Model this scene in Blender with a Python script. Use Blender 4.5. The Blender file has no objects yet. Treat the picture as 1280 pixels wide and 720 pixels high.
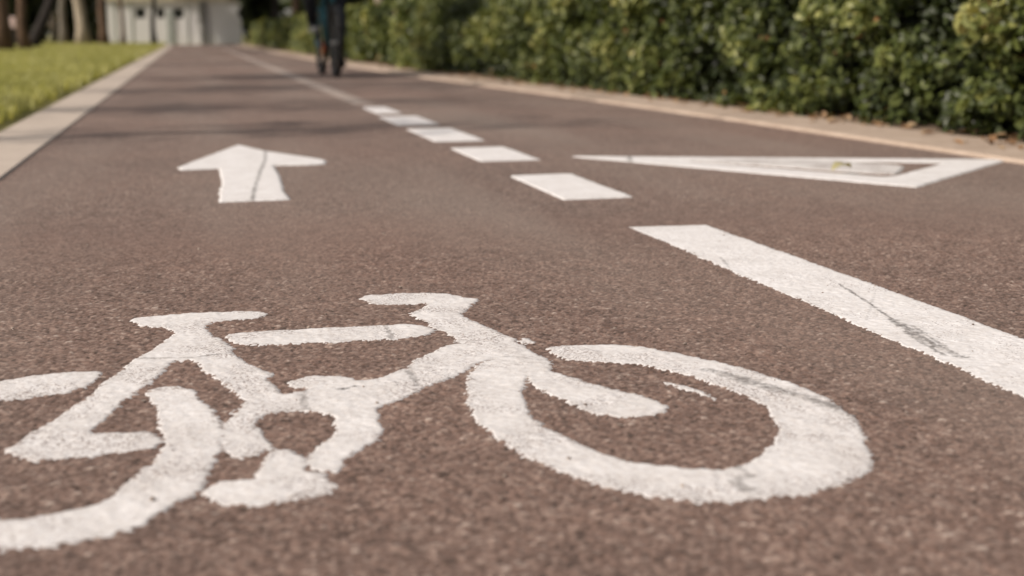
import bpy, bmesh, math, random
import numpy as np
from mathutils import Vector, Matrix, noise as mnoise
random.seed(7); rng = np.random.default_rng(11)
S = bpy.context.scene
COL = S.collection
R = math.radians

# ------------------------------------------------------------------ camera numbers (used to survey the photo into metres)
CAM_H, FPX = 0.42, 1778.0
PITCH = math.atan(317 / FPX); YAW = math.atan(405 / FPX * math.cos(PITCH))
def ray(x, y):
    r = (x - 640) / FPX; u = (360 - y) / FPX
    fh = math.cos(PITCH) + u * math.sin(PITCH); dz = -math.sin(PITCH) + u * math.cos(PITCH)
    return (r * math.cos(YAW) + fh * math.sin(YAW), -r * math.sin(YAW) + fh * math.cos(YAW), dz)
def gnd(x, y, z=0.0):
    d = ray(x, y); s = (z - CAM_H) / d[2]
    return (d[0] * s, d[1] * s)
def at_y(x, y, Y):
    d = ray(x, y); s = Y / d[1]
    return (d[0] * s, CAM_H + d[2] * s)

# ------------------------------------------------------------------ scene helpers
def tag(o, label=None, cat=None, group=None, kind=None):
    if label: o['label'] = label
    if cat: o['category'] = cat
    if group: o['group'] = group
    if kind: o['kind'] = kind
    return o
def link(o, parent=None):
    COL.objects.link(o)
    if parent: o.parent = parent
    return o
def empty(name, loc=(0, 0, 0), rz=0.0):
    o = bpy.data.objects.new(name, None); o.empty_display_size = .2
    o.location = loc; o.rotation_euler = (0, 0, rz)
    return link(o)
def mesh_np(name, co, faces_loop, loop_tot, mat, parent=None, attrs=None, smooth=False):
    """co (n,3); faces_loop flat vertex indices; loop_tot vertices per face (int or array)"""
    me = bpy.data.meshes.new(name)
    nf = len(faces_loop) // loop_tot if np.isscalar(loop_tot) else len(loop_tot)
    tot = np.full(nf, loop_tot, np.int32) if np.isscalar(loop_tot) else np.asarray(loop_tot, np.int32)
    start = np.concatenate(([0], np.cumsum(tot)[:-1])).astype(np.int32)
    me.vertices.add(len(co)); me.vertices.foreach_set('co', np.asarray(co, np.float32).ravel())
    me.loops.add(len(faces_loop)); me.loops.foreach_set('vertex_index', np.asarray(faces_loop, np.int32))
    me.polygons.add(nf); me.polygons.foreach_set('loop_start', start); me.polygons.foreach_set('loop_total', tot)
    me.polygons.foreach_set('use_smooth', np.full(nf, bool(smooth)))
    me.update(calc_edges=True); me.validate()
    for k, v in (attrs or {}).items():
        a = me.attributes.new(k, 'FLOAT', 'POINT'); a.data.foreach_set('value', np.asarray(v, np.float32))
    if mat: me.materials.append(mat)
    o = bpy.data.objects.new(name, me)
    return link(o, parent)
def from_bm(name, bm, mat, parent=None, smooth=False, bevel=0):
    if bevel:
        bmesh.ops.bevel(bm, geom=[e for e in bm.edges], offset=bevel, segments=2, affect='EDGES', profile=.6)
    bmesh.ops.recalc_face_normals(bm, faces=bm.faces)
    me = bpy.data.meshes.new(name); bm.to_mesh(me); bm.free()
    if smooth:
        for q in me.polygons: q.use_smooth = True
    if mat: me.materials.append(mat)
    return link(bpy.data.objects.new(name, me), parent)
def add_box(bm, c, s, rot=None):
    m = Matrix.Translation(c) @ (rot.to_4x4() if rot else Matrix.Identity(4)) @ Matrix.Diagonal((s[0], s[1], s[2], 1))
    return bmesh.ops.create_cube(bm, size=1, matrix=m)['verts']
def box(name, c, s, mat, parent=None, bevel=0.0, rot=None):
    bm = bmesh.new(); add_box(bm, c, s, rot)
    return from_bm(name, bm, mat, parent, bevel=bevel)
def add_tube(bm, pts, rad, seg=10, cap=True, ell=None):
    """tube through pts; rad list; ell scales rings in (u,v)"""
    pts = [Vector(q) for q in pts]; rings = []
    n = len(pts); up = Vector((0, 1, 0))
    for i, q in enumerate(pts):
        d = (pts[min(i + 1, n - 1)] - pts[max(i - 1, 0)]).normalized()
        u = d.cross(up)
        if u.length < 1e-3: u = d.cross(Vector((1, 0, 0)))
        u.normalize(); v = u.cross(d).normalized()
        r = rad[i] if not np.isscalar(rad) else rad
        eu, ev = ell if ell else (1, 1)
        rings.append([bm.verts.new(q + u * math.cos(2 * math.pi * k / seg) * r * eu + v * math.sin(2 * math.pi * k / seg) * r * ev) for k in range(seg)])
    for a, b in zip(rings, rings[1:]):
        for k in range(seg): bm.faces.new((a[k], a[(k + 1) % seg], b[(k + 1) % seg], b[k]))
    if cap:
        bm.faces.new(rings[0]); bm.faces.new(rings[-1][::-1])
    return rings

# ------------------------------------------------------------------ materials
def newmat(name):
    m = bpy.data.materials.new(name); m.use_nodes = True
    nt = m.node_tree; nt.nodes.clear()
    out = nt.nodes.new('ShaderNodeOutputMaterial'); b = nt.nodes.new('ShaderNodeBsdfPrincipled')
    nt.links.new(b.outputs[0], out.inputs[0])
    return m, nt, b, out
def N(nt, t, **kw):
    n = nt.nodes.new(t)
    for k, v in kw.items():
        if k in n.inputs.keys(): n.inputs[k].default_value = v
        else: setattr(n, k, v)
    return n
def ramp(nt, stops, fac, interp='LINEAR'):
    r = nt.nodes.new('ShaderNodeValToRGB'); r.color_ramp.interpolation = interp
    e = r.color_ramp.elements
    while len(e) < len(stops): e.new(.5)
    for q, (p_, c) in zip(e, stops):
        q.position = p_; q.color = (*c, 1) if len(c) == 3 else c
    nt.links.new(fac, r.inputs[0]); return r.outputs[0]
def pos(nt): return nt.nodes.new('ShaderNodeNewGeometry').outputs['Position']
def objco(nt): return nt.nodes.new('ShaderNodeTexCoord').outputs['Object']
def noise(nt, vec, scale, detail=4, rough=.55, scalev=None):
    n = N(nt, 'ShaderNodeTexNoise', Scale=scale, Detail=detail, Roughness=rough)
    if scalev:
        mp = nt.nodes.new('ShaderNodeMapping'); mp.inputs['Scale'].default_value = scalev
        nt.links.new(vec, mp.inputs[0]); vec = mp.outputs[0]
    nt.links.new(vec, n.inputs['Vector']); return n.outputs['Fac']
def mixc(nt, fac, a, b, mode='MIX'):
    m = nt.nodes.new('ShaderNodeMix'); m.data_type = 'RGBA'; m.blend_type = mode
    for s, v in ((m.inputs[0], fac), (m.inputs[6], a), (m.inputs[7], b)):
        if hasattr(v, 'is_output'): nt.links.new(v, s)
        elif np.isscalar(v): s.default_value = v
        else: s.default_value = (*v, 1)
    return m.outputs[2]
def math_(nt, op, a, b=None, clamp=False):
    m = nt.nodes.new('ShaderNodeMath'); m.operation = op; m.use_clamp = clamp
    for s, v in zip(m.inputs, (a, b)):
        if v is None: continue
        if hasattr(v, 'is_output'): nt.links.new(v, s)
        else: s.default_value = v
    return m.outputs[0]
def attr(nt, name): 
    a = nt.nodes.new('ShaderNodeAttribute'); a.attribute_name = name; return a.outputs['Fac']
def bump(nt, b, h, strength, dist):
    n = N(nt, 'ShaderNodeBump', Strength=strength, Distance=dist)
    nt.links.new(h, n.inputs['Height']); nt.links.new(n.outputs[0], b.inputs['Normal'])

STONES = [(0, (.060, .040, .031)), (.2, (.130, .083, .066)), (.5, (.190, .124, .100)), (.75, (.245, .172, .140)), (.92, (.30, .225, .19)), (1, (.44, .36, .31))]
def asphalt_color(nt, tone):
    p_ = pos(nt)
    c = ramp(nt, STONES, tone)
    big = ramp(nt, [(.3, (.86, .86, .86)), (.7, (1.12, 1.1, 1.08))], noise(nt, p_, .9, 5, .6))
    c = mixc(nt, 1.0, c, big, 'MULTIPLY')
    mid = ramp(nt, [(.3, (.84, .84, .84)), (.7, (1.14, 1.13, 1.12))], noise(nt, p_, 16, 5, .7))
    c = mixc(nt, 1.0, c, mid, 'MULTIPLY')
    # grey worn tracks running along the path
    gr = ramp(nt, [(.45, (0, 0, 0)), (.72, (1, 1, 1))], noise(nt, p_, 1.0, 3, .5, scalev=(1.6, .22, 1)))
    c = mixc(nt, math_(nt, 'MULTIPLY', gr, .6), c, (.27, .215, .18))
    rd = ramp(nt, [(.48, (0, 0, 0)), (.7, (1, 1, 1))], noise(nt, p_, .55, 3, .5))
    c = mixc(nt, math_(nt, 'MULTIPLY', rd, .35), c, (1.10, .96, .92), 'MULTIPLY')
    return c
def make_asphalt():
    m, nt, b, out = newmat('red_brown_asphalt')
    p_ = pos(nt)
    v = N(nt, 'ShaderNodeTexVoronoi', Scale=175.0); nt.links.new(p_, v.inputs['Vector'])
    sep = nt.nodes.new('ShaderNodeSeparateColor'); nt.links.new(v.outputs['Color'], sep.inputs[0])
    tone = attr(nt, 'tone'); near = attr(nt, 'near')
    far_t = math_(nt, 'POWER', sep.outputs[0], 1.15)
    mt = nt.nodes.new('ShaderNodeMix'); nt.links.new(near, mt.inputs[0]); nt.links.new(far_t, mt.inputs[2]); nt.links.new(tone, mt.inputs[3])
    c = asphalt_color(nt, mt.outputs[0])
    nt.links.new(c, b.inputs['Base Color'])
    b.inputs['Roughness'].default_value = .82
    b.inputs['Specular IOR Level'].default_value = .35
    b.inputs['Sheen Weight'].default_value = .085; b.inputs['Sheen Roughness'].default_value = .35; b.inputs['Sheen Tint'].default_value = (1, .92, .84, 1)   # dry dust on the stones
    inv = math_(nt, 'SUBTRACT', 1.0, v.outputs['Distance'])
    far_h = math_(nt, 'MULTIPLY', inv, math_(nt, 'SUBTRACT', 1.0, near))
    fine = math_(nt, 'ADD', far_h, math_(nt, 'MULTIPLY', noise(nt, p_, 700, 2), .35))
    bump(nt, b, fine, .55, .004)
    return m
def make_paint(name, base=(.84, .82, .815), wear=.42):
    m, nt, b, out = newmat(name)
    p_ = pos(nt)
    d = ramp(nt, [(.28, tuple(x * k for x, k in zip(base, (.84, .825, .81)))), (.62, base)], noise(nt, p_, 13, 7, .68))
    d2 = ramp(nt, [(.35, (.90, .88, .86)), (.6, (1, 1, 1))], noise(nt, p_, 140, 3, .6, scalev=(1, .7, 1)))
    c = mixc(nt, 1.0, d, d2, 'MULTIPLY')
    # worn pits where the stone shows
    pit = ramp(nt, [(wear - .06, (1, 1, 1)), (wear, (0, 0, 0))], noise(nt, p_, 260, 3, .6))
    gate = ramp(nt, [(.44, (0, 0, 0)), (.6, (1, 1, 1))], noise(nt, p_, 9, 4, .6))
    c = mixc(nt, math_(nt, 'MULTIPLY', math_(nt, 'MULTIPLY', pit, gate), .75), c, (.17, .11, .09))
    # scuffs, cracks and dirty rims carried by the mesh
    sc = attr(nt, 'scuff')
    sn = noise(nt, p_, 120, 3, .7, scalev=(1, .5, 1))
    k = math_(nt, 'MULTIPLY', sc, ramp(nt, [(.35, (.3, .3, .3)), (.6, (1, 1, 1))], sn))
    c = mixc(nt, k, c, (.075, .062, .055))
    nt.links.new(c, b.inputs['Base Color'])
    b.inputs['Roughness'].default_value = .72; b.inputs['Specular IOR Level'].default_value = .3
    bump(nt, b, noise(nt, p_, 320, 4, .6), .25, .002)
    return m
def plain(name, a, b2, scale=6, rough=.8, bumps=.3, bscale=None, scalev=None, spec=.3, metal=0, detail=5):
    m, nt, b, out = newmat(name)
    o_ = objco(nt); f = noise(nt, o_, scale, detail, .62, scalev)
    nt.links.new(ramp(nt, [(.32, a), (.68, b2)], f), b.inputs['Base Color'])
    b.inputs['Roughness'].default_value = rough; b.inputs['Specular IOR Level'].default_value = spec; b.inputs['Metallic'].default_value = metal
    if bumps: bump(nt, b, noise(nt, o_, bscale or scale * 4, 4, .6, scalev), bumps, .02)
    return m
def leafmat(name, stops, trans=.35, rough=.45, spec=.4):
    m, nt, b, out = newmat(name)
    c = ramp(nt, stops, attr(nt, 'tone'))
    nt.links.new(c, b.inputs['Base Color'])
    b.inputs['Roughness'].default_value = rough; b.inputs['Specular IOR Level'].default_value = spec
    t = nt.nodes.new('ShaderNodeBsdfTranslucent')
    nt.links.new(mixc(nt, 1.0, c, (1.25, 1.2, .55), 'MULTIPLY'), t.inputs[0])
    mx = nt.nodes.new('ShaderNodeMixShader'); mx.inputs[0].default_value = trans
    nt.links.new(b.outputs[0], mx.inputs[1]); nt.links.new(t.outputs[0], mx.inputs[2]); nt.links.new(mx.outputs[0], out.inputs[0])
    return m

M = {}
M['asphalt'] = make_asphalt()
M['paint'] = make_paint('white_road_paint')
M['paint_bike'] = make_paint('worn_white_road_paint', (.80, .775, .765), .48)
M['paint_old'] = make_paint('faded_road_paint', (.44, .375, .33), .54)
M['paint_thin'] = make_paint('thin_worn_paint', (.74, .715, .70), .53)
M['kerb'] = plain('pale_concrete_kerb', (.46, .385, .32), (.53, .45, .38), 2, .85, .4)
M['kerb_r'] = plain('sandy_concrete_kerb', (.38, .29, .225), (.50, .40, .32), 5, .88, .4)
M['soil'] = plain('dry_soil', (.18, .13, .09), (.30, .22, .16), 5, .95, .6)
M['turf'] = plain('turf', (.16, .15, .045), (.27, .24, .09), 1.2, .95, .5, 40)
M['grass'] = leafmat('grass_blades', [(0, (.25, .255, .08)), (.5, (.43, .425, .17)), (1, (.60, .57, .30))], .45, .55, .25)
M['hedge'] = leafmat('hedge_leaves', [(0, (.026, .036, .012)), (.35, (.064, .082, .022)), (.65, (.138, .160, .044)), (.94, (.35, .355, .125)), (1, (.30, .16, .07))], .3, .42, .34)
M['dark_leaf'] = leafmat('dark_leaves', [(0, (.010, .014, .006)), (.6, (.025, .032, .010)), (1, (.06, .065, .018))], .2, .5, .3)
M['crown'] = leafmat('tree_leaves', [(0, (.03, .042, .010)), (.6, (.06, .075, .018)), (1, (.11, .12, .03))], .3, .5, .3)
M['pale_leaf'] = leafmat('pale_leaves', [(0, (.10, .11, .04)), (.6, (.20, .20, .07)), (1, (.34, .30, .14))], .3, .5, .3)
M['blossom'] = leafmat('pale_blossom', [(0, (.10, .10, .05)), (.5, (.34, .29, .25)), (1, (.55, .45, .40))], .2, .6, .2)
M['litter'] = leafmat('dead_leaves', [(0, (.16, .085, .04)), (.5, (.33, .20, .11)), (1, (.52, .38, .24))], .1, .7, .2)
M['core'] = plain('inner_twigs', (.008, .008, .004), (.020, .018, .009), 14, .95, .6)  # near black: the hedge's inner shade put into the colour
M['bark_brown'] = plain('brown_bark', (.055, .036, .024), (.16, .10, .065), 5, .92, .7, 18, (3, 3, .6))
M['bark_dark'] = plain('dark_bark', (.012, .010, .009), (.040, .032, .028), 5, .92, .7, 18, (3, 3, .6))
M['bark_grey'] = plain('grey_bark', (.12, .105, .085), (.23, .20, .165), 5, .92, .6, 18, (3, 3, .6))
M['bark_pale'] = plain('pale_cream_bark', (.27, .22, .16), (.46, .39, .30), 4, .9, .5, 18, (2, 2, .5))
M['render_white'] = plain('white_render', (.76, .74, .72), (.84, .82, .80), 1.2, .85, .2, 30)
M['cream'] = plain('cream_fascia', (.66, .58, .44), (.76, .68, .53), 1.5, .8, .1)
M['grey_trim'] = plain('grey_painted_metal', (.20, .195, .18), (.27, .26, .24), 3, .6, .1)
M['green_trim'] = plain('grey_green_door', (.34, .36, .33), (.42, .44, .40), 3, .6, .1)
M['glass'] = plain('dark_window_glass', (.014, .016, .013), (.03, .034, .028), 2, .15, 0, spec=.5)
M['board'] = plain('pale_pink_board', (.70, .46, .42), (.80, .66, .63), 6, .6, .1)
M['black_metal'] = plain('black_metal', (.012, .011, .010), (.03, .028, .026), 8, .5, .1)
M['rail'] = plain('pale_rail', (.55, .52, .47), (.68, .65, .60), 4, .6, .1)
M['coat'] = plain('dark_coat_cloth', (.011, .012, .016), (.024, .025, .032), 14, .9, .4, 90)
M['teal'] = plain('teal_cloth', (.018, .075, .095), (.035, .115, .14), 10, .85, .3, 80)
M['boot'] = plain('black_boot_leather', (.006, .006, .006), (.014, .013, .012), 12, .45, .2)
M['orange'] = plain('rusty_orange', (.15, .045, .02), (.22, .07, .03), 10, .8, .1)
M['bag'] = plain('dark_bag_cloth', (.010, .010, .009), (.022, .021, .018), 10, .85, .3)
M['tag'] = plain('light_grey_rubber', (.22, .22, .21), (.32, .32, .31), 8, .4, .1)
M['skin'] = plain('skin', (.50, .31, .22), (.56, .36, .27), 8, .6, .05)
M['hair'] = plain('brown_hair', (.03, .018, .010), (.06, .036, .02), 20, .6, .4, 80, (4, 4, .5))
M['eye'] = plain('dark_eye', (.02, .014, .01), (.03, .02, .015), 8, .2, 0)

# ------------------------------------------------------------------ the near road: stones as real relief
DX = .0027
X0, X1, Y0, Y1 = -.60, 2.35, .70, 3.52
nx = int(round((X1 - X0) / DX)) + 1; ny = int(round((Y1 - Y0) / DX)) + 1
gx = X0 + np.arange(nx) * DX; gy = Y0 + np.arange(ny) * DX
X1, Y1 = float(gx[-1]), float(gy[-1])
def stones(cell, seed, rmin, rmax):
    """height of a bed of rounded stones, and the random tone of the stone on top"""
    rg = np.random.default_rng(seed)
    cxn = int((X1 - X0) / cell) + 6; cyn = int((Y1 - Y0) / cell) + 6
    jx = rg.random((cyn, cxn)).astype(np.float32); jy = rg.random((cyn, cxn)).astype(np.float32)
    rr = (rmin + (rmax - rmin) * rg.random((cyn, cxn))).astype(np.float32)
    hh = (rg.random((cyn, cxn)) * .75).astype(np.float32)
    tt = rg.random((cyn, cxn)).astype(np.float32)
    ex = .7 + .7 * rg.random((cyn, cxn)).astype(np.float32)
    XX, YY = np.meshgrid((gx - X0).astype(np.float32) / cell + 2, (gy - Y0).astype(np.float32) / cell + 2)
    ix = XX.astype(np.int32); iy = YY.astype(np.int32)
    best = np.full(XX.shape, -9, np.float32); tone = np.zeros(XX.shape, np.float32)
    for oy in (-1, 0, 1):
        for ox in (-1, 0, 1):
            cx_, cy_ = ix + ox, iy + oy
            dx_ = (XX - cx_ - jx[cy_, cx_]) * ex[cy_, cx_]; dy_ = YY - cy_ - jy[cy_, cx_]
            d2 = (dx_ * dx_ + dy_ * dy_) / (rr[cy_, cx_] ** 2)
            h = hh[cy_, cx_] + 1.0 - d2
            k = h > best
            best = np.where(k, h, best); tone = np.where(k, tt[cy_, cx_], tone)
    return best, tone
def blur(a, n):
    for _ in range(n):
        a = (np.roll(a, 1, 0) + np.roll(a, -1, 0) + a * 2) / 4
        a = (np.roll(a, 1, 1) + np.roll(a, -1, 1) + a * 2) / 4
    return a
def vnoise(shape_xy, cell, seed):
    """smooth value noise on the lattice, about -1..1"""
    rg = np.random.default_rng(seed); x, y = shape_xy
    t = rg.random((257, 257)).astype(np.float32) * 2 - 1
    u = x / cell; v = y / cell
    i = np.floor(u).astype(int); j = np.floor(v).astype(int); fu = u - i; fv = v - j
    fu = fu * fu * (3 - 2 * fu); fv = fv * fv * (3 - 2 * fv)
    a = t[j % 257, i % 257]; b = t[j % 257, (i + 1) % 257]; c = t[(j + 1) % 257, i % 257]; d = t[(j + 1) % 257, (i + 1) % 257]
    return (a * (1 - fu) + b * fu) * (1 - fv) + (c * (1 - fu) + d * fu) * fv
h1, t1 = stones(.0068, 3, .55, .95)
h2, t2 = stones(.0046, 4, .5, .8)
h1 = np.clip(h1, 0, None); h2 = np.clip(h2, 0, None)
use1 = h1 * 1.15 > h2 + .35
hs = np.where(use1, h1 * 1.15, h2 * .8 + .1)
tone = np.where(use1, t1, t2)
LX, LY = np.meshgrid(gx, gy)
relief = (hs - hs.mean()) * .0021 + vnoise((LX, LY), .05, 5) * .0008
tone = np.clip((tone - .5) * .95 + .47 + vnoise((LX, LY), .03, 6) * .06 + (hs - hs.mean()) * .16, 0, 1)
edge = np.minimum(np.minimum(LX - X0, X1 - LX), np.minimum(LY - Y0, (Y1 - LY) * .14))
fade = np.clip(edge / .14, 0, 1); fade = fade * fade * (3 - 2 * fade)
relief = (relief * fade).astype(np.float32)
relief_soft = blur(relief, 3)

# ------------------------------------------------------------------ the road
LIN = [(-.56, -14), (-.56, 0), (-.545, 8), (-.54, 30), (-.57, 61)]
RIN = [(2.69, -14), (2.68, 0), (2.67, 3), (2.66, 4.2), (2.63, 5.3), (2.60, 6.5), (2.545, 8), (2.47, 9.6), (2.37, 11.2), (2.28, 12.8), (2.18, 15.2), (2.09, 18.3), (2.0, 24), (1.92, 33), (1.80, 61)]
def lerp(poly, y):
    ys = [q[1] for q in poly]; xs = [q[0] for q in poly]
    return np.interp(y, ys, xs)
def build_road():
    co = np.stack([LX.ravel(), LY.ravel(), relief.ravel()], 1)
    i = np.arange((ny - 1) * (nx - 1)); r, c = i // (nx - 1), i % (nx - 1)
    a = r * nx + c
    quads = np.stack([a, a + 1, a + nx + 1, a + nx], 1)
    n0 = len(co)
    extra = []; q2 = []
    def quad(p0, p1, p2, p3):
        k = n0 + len(extra)
        extra.extend([p0, p1, p2, p3]); q2.append([k, k + 1, k + 2, k + 3])
    ys = [-14, -6, 0, Y0, 1.5, 2.5, Y1] + list(np.linspace(Y1, 61, 40)[1:])
    for ya, yb in zip(ys, ys[1:]):
        la, lb, ra, rb = lerp(LIN, ya) - .02, lerp(LIN, yb) - .02, lerp(RIN, ya) + .02, lerp(RIN, yb) + .02
        # the relief patch overlaps the kerb line on the left, so only the right strip is left to fill there
        if ya >= Y0 - 1e-6 and yb <= Y1 + 1e-6:
            quad((X1, ya, 0), (ra, ya, 0), (rb, yb, 0), (X1, yb, 0))
        else:
            quad((la, ya, 0), (ra, ya, 0), (rb, yb, 0), (lb, yb, 0))
    co = np.concatenate([co, np.array(extra, float)]); quads = np.concatenate([quads, np.array(q2)])
    at = {'tone': np.concatenate([tone.ravel(), np.zeros(len(extra))]),
          'near': np.concatenate([fade.ravel(), np.zeros(len(extra))])}
    o = mesh_np('road', co, quads.ravel(), 4, M['asphalt'], None, at, smooth=True)
    tag(o, 'reddish brown asphalt cycle path', None, None, 'structure')
build_road()

# ------------------------------------------------------------------ painted markings
def sdf(px, py, poly):
    """signed distance to a closed polygon, positive inside"""
    P = np.asarray(poly, float); Q = np.roll(P, -1, 0)
    d = np.full(px.shape, 1e9); ins = np.zeros(px.shape, bool)
    for (ax, ay), (bx, by) in zip(P, Q):
        ex, ey = bx - ax, by - ay; L = ex * ex + ey * ey + 1e-12
        t = np.clip(((px - ax) * ex + (py - ay) * ey) / L, 0, 1)
        d = np.minimum(d, (px - ax - t * ex) ** 2 + (py - ay - t * ey) ** 2)
        c = ((ay > py) != (by > py)) & (px < ex * (py - ay) / (ey if abs(ey) > 1e-12 else 1e-12) + ax)
        ins ^= c
    d = np.sqrt(d)
    return np.where(ins, d, -d)
def dist_line(px, py, line):
    d = np.full(px.shape, 1e9)
    for (ax, ay), (bx, by) in zip(line, line[1:]):
        ex, ey = bx - ax, by - ay; L = ex * ex + ey * ey + 1e-12
        t = np.clip(((px - ax) * ex + (py - ay) * ey) / L, 0, 1)
        d = np.minimum(d, (px - ax - t * ex) ** 2 + (py - ay - t * ey) ** 2)
    return np.sqrt(d)
def G(pts): return [gnd(*q) for q in pts]
def smooth_poly(P, n=1):
    for _ in range(n):
        out = []
        for a, b in zip(P, P[1:] + P[:1]):
            out += [(a[0] * .87 + b[0] * .13, a[1] * .87 + b[1] * .13), (a[0] * .13 + b[0] * .87, a[1] * .13 + b[1] * .87)]
        P = out
    return P
def sstep(e0, e1, x):
    t = np.clip((x - e0) / (e1 - e0), 0, 1); return t * t * (3 - 2 * t)
def paint_thing(name, parts, mat, scuffs=(), near=True, parent=None, res=.008, jag=1.0, lift=.0010, cuts=()):
    """parts: list of (part name, [polygons]); returns objects in the same order. One thing = one call.
    cuts: gaps in the paint, (polyline, half width)."""
    allp = [q for _, ps in parts for P in ps for q in P]
    xa, xb = min(q[0] for q in allp) - .02, max(q[0] for q in allp) + .02
    ya, yb = min(q[1] for q in allp) - .02, max(q[1] for q in allp) + .02
    if near:
        i0, i1 = max(0, int((xa - X0) / DX)), min(nx - 1, int((xb - X0) / DX) + 1)
        j0, j1 = max(0, int((ya - Y0) / DX)), min(ny - 1, int((yb - Y0) / DX) + 1)
        XX, YY = LX[j0:j1 + 1, i0:i1 + 1], LY[j0:j1 + 1, i0:i1 + 1]
        hz, hsoft = relief[j0:j1 + 1, i0:i1 + 1], relief_soft[j0:j1 + 1, i0:i1 + 1]
    else:
        n_x = max(4, int((xb - xa) / res)); n_y = max(4, int((yb - ya) / res))
        XX, YY = np.meshgrid(np.linspace(xa, xb, n_x), np.linspace(ya, yb, n_y))
        hz = hsoft = np.zeros(XX.shape)
    wob = (vnoise((XX, YY), .006, 21) * .0026 + vnoise((XX, YY), .014, 22) * .0026 + vnoise((XX, YY), .04, 23) * .0022) * jag
    each = []
    for _, ps in parts:
        s = np.full(XX.shape, -9.0)
        for P in ps: s = np.maximum(s, sdf(XX, YY, P))
        each.append(s)
    each = np.stack(each); owner = each.argmax(0); s = each.max(0) + wob + .0012
    for line, w in cuts:
        s = np.minimum(s, dist_line(XX, YY, G(line)) - w + wob * .5)
    if near: s = s + np.clip(hz, -.0013, .0013) * -2.4 * jag
    cover = sstep(-.0028, .0028, s)
    z = hsoft * .6 + hz * .22 + cover * lift - (1 - cover) * .003
    if not near: z = np.where(s > -.0035, cover * .0036 + .0004, -.004)
    sc = np.zeros(XX.shape)
    for line, w, k in scuffs:
        g = G(line); dl = dist_line(XX, YY, g) + (vnoise((XX, YY), .011, 31) + vnoise((XX, YY), .004, 32)) * w * .45
        sc = np.maximum(sc, k * (1 - sstep(w * .35, w, dl)))
    rim = (1 - sstep(.0, .012, s)) * .22                    # traffic grime gathers on the chipped rim
    sc = np.clip(np.maximum(sc, rim), 0, 1)
    keep = s > -.004
    kf = keep[:-1, :-1] | keep[1:, :-1] | keep[:-1, 1:] | keep[1:, 1:]
    fo = owner[:-1, :-1]
    W = XX.shape[1]; objs = []
    for k, (pn, _) in enumerate(parts):
        r, c = np.nonzero(kf & (fo == k))
        a = r * W + c
        quads = np.stack([a, a + 1, a + W + 1, a + W], 1)
        used, inv = np.unique(quads.ravel(), return_inverse=True)
        co = np.stack([XX.ravel()[used], YY.ravel()[used], z.ravel()[used]], 1)
        objs.append(mesh_np(pn, co, inv.astype(np.int32), 4, mat, parent, {'scuff': sc.ravel()[used]}, smooth=True))
    return objs

# --- the bicycle
rear_outer = [(181, 489), (203, 483.8), (226, 483), (243, 488), (252, 499), (266, 510), (275.6, 523), (279, 532), (280, 548), (276.5, 566), (258, 595), (253, 610), (227, 626), (200, 644), (173, 660), (133, 671), (100, 676), (55.6, 685.6), (11, 688.2), (-40, 684), (-100, 666), (-150, 626), (-170, 585), (-165, 550), (-120, 515), (-50, 489), (0, 476.7), (40, 470), (84, 465.6), (124, 464), (131, 468), (121, 475.6), (109, 483), (84, 491), (53, 494), (18, 501), (0, 502), (-30, 512), (-75, 535), (-95, 560), (-90, 590), (-62, 628), (0, 651), (33, 649), (73, 641), (111, 635.6), (142, 621), (151, 609), (175.6, 590), (193, 579), (200, 567), (209, 548), (202, 532), (193, 514)]
front_outer = [(615, 449), (597, 457), (586, 469), (582, 480), (583, 496), (590.6, 515), (603, 535), (630, 554), (667, 576), (725, 597), (755.5, 609), (798, 618.6), (859, 626), (884, 629), (918, 628), (948, 624.5), (1005, 619), (1050, 606), (1082, 592.5), (1091.6, 576.5), (1085, 554), (1069, 522), (1031, 495), (986, 477.5), (932, 461.5), (868, 445.6), (820, 437), (804, 433.7), (758.6, 430.7), (706.7, 432), (682, 435), (694, 443), (706.7, 449), (755.5, 453), (804, 456), (859, 470), (919, 488.7), (960.6, 509.5), (972, 532), (968.6, 551), (948, 573), (921, 584), (905, 587), (859.4, 586), (786, 577.3), (749.4, 565), (719, 551.4), (679, 534.6), (665.4, 517.8), (654.7, 502.5), (651.7, 487), (657.8, 476.5), (665, 462), (650, 449)]
fork = [(640, 440), (661, 437), (678, 446), (692, 453), (688, 463), (725, 475), (758.6, 485.7), (810.5, 496.4), (840, 510), (826, 518), (780, 521), (743, 516), (713, 505.5), (676, 486), (663, 478), (650, 462), (618, 450)]
saddle = [(160, 400.7), (166.7, 398.4), (194.4, 395.5), (243.3, 391.6), (292, 389.3), (319, 389), (336, 391.8), (321, 397.8), (292, 401), (265.6, 403.8), (253.3, 409.6), (234, 414), (214, 413.5), (205, 409.5), (177, 408.2)]
post = [(214, 411), (254, 407.5), (265.6, 417.8), (283.3, 428.2), (293, 434.4), (291, 441), (303, 452), (322, 459.5), (342, 466.7), (335, 475), (352, 490), (362, 496), (330, 506), (308, 507), (304, 505), (286, 521), (292, 512), (308, 502), (292, 491), (267.8, 473.3), (248, 456), (238, 450), (217, 451), (203, 468), (181, 486), (156, 504.4), (138, 520), (120, 537), (113.5, 543), (150, 541), (185, 538.5), (203, 551), (197, 563), (156, 564.4), (111, 570), (73, 574), (44, 577), (18, 570), (4.4, 563.5), (33, 546.7), (62, 528), (89, 510), (118, 491), (133, 475.5), (153, 462), (173, 447), (190, 438), (203, 429), (217, 418)]
crossbar = [(283, 422), (283.3, 418.4), (305.6, 416), (350, 413), (420, 409.6), (478, 406.7), (513, 405), (529, 407.8), (546, 414), (536, 420), (495.6, 423.8), (451, 426), (420, 427.5), (339, 431), (310, 432), (292, 430.4)]
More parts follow.
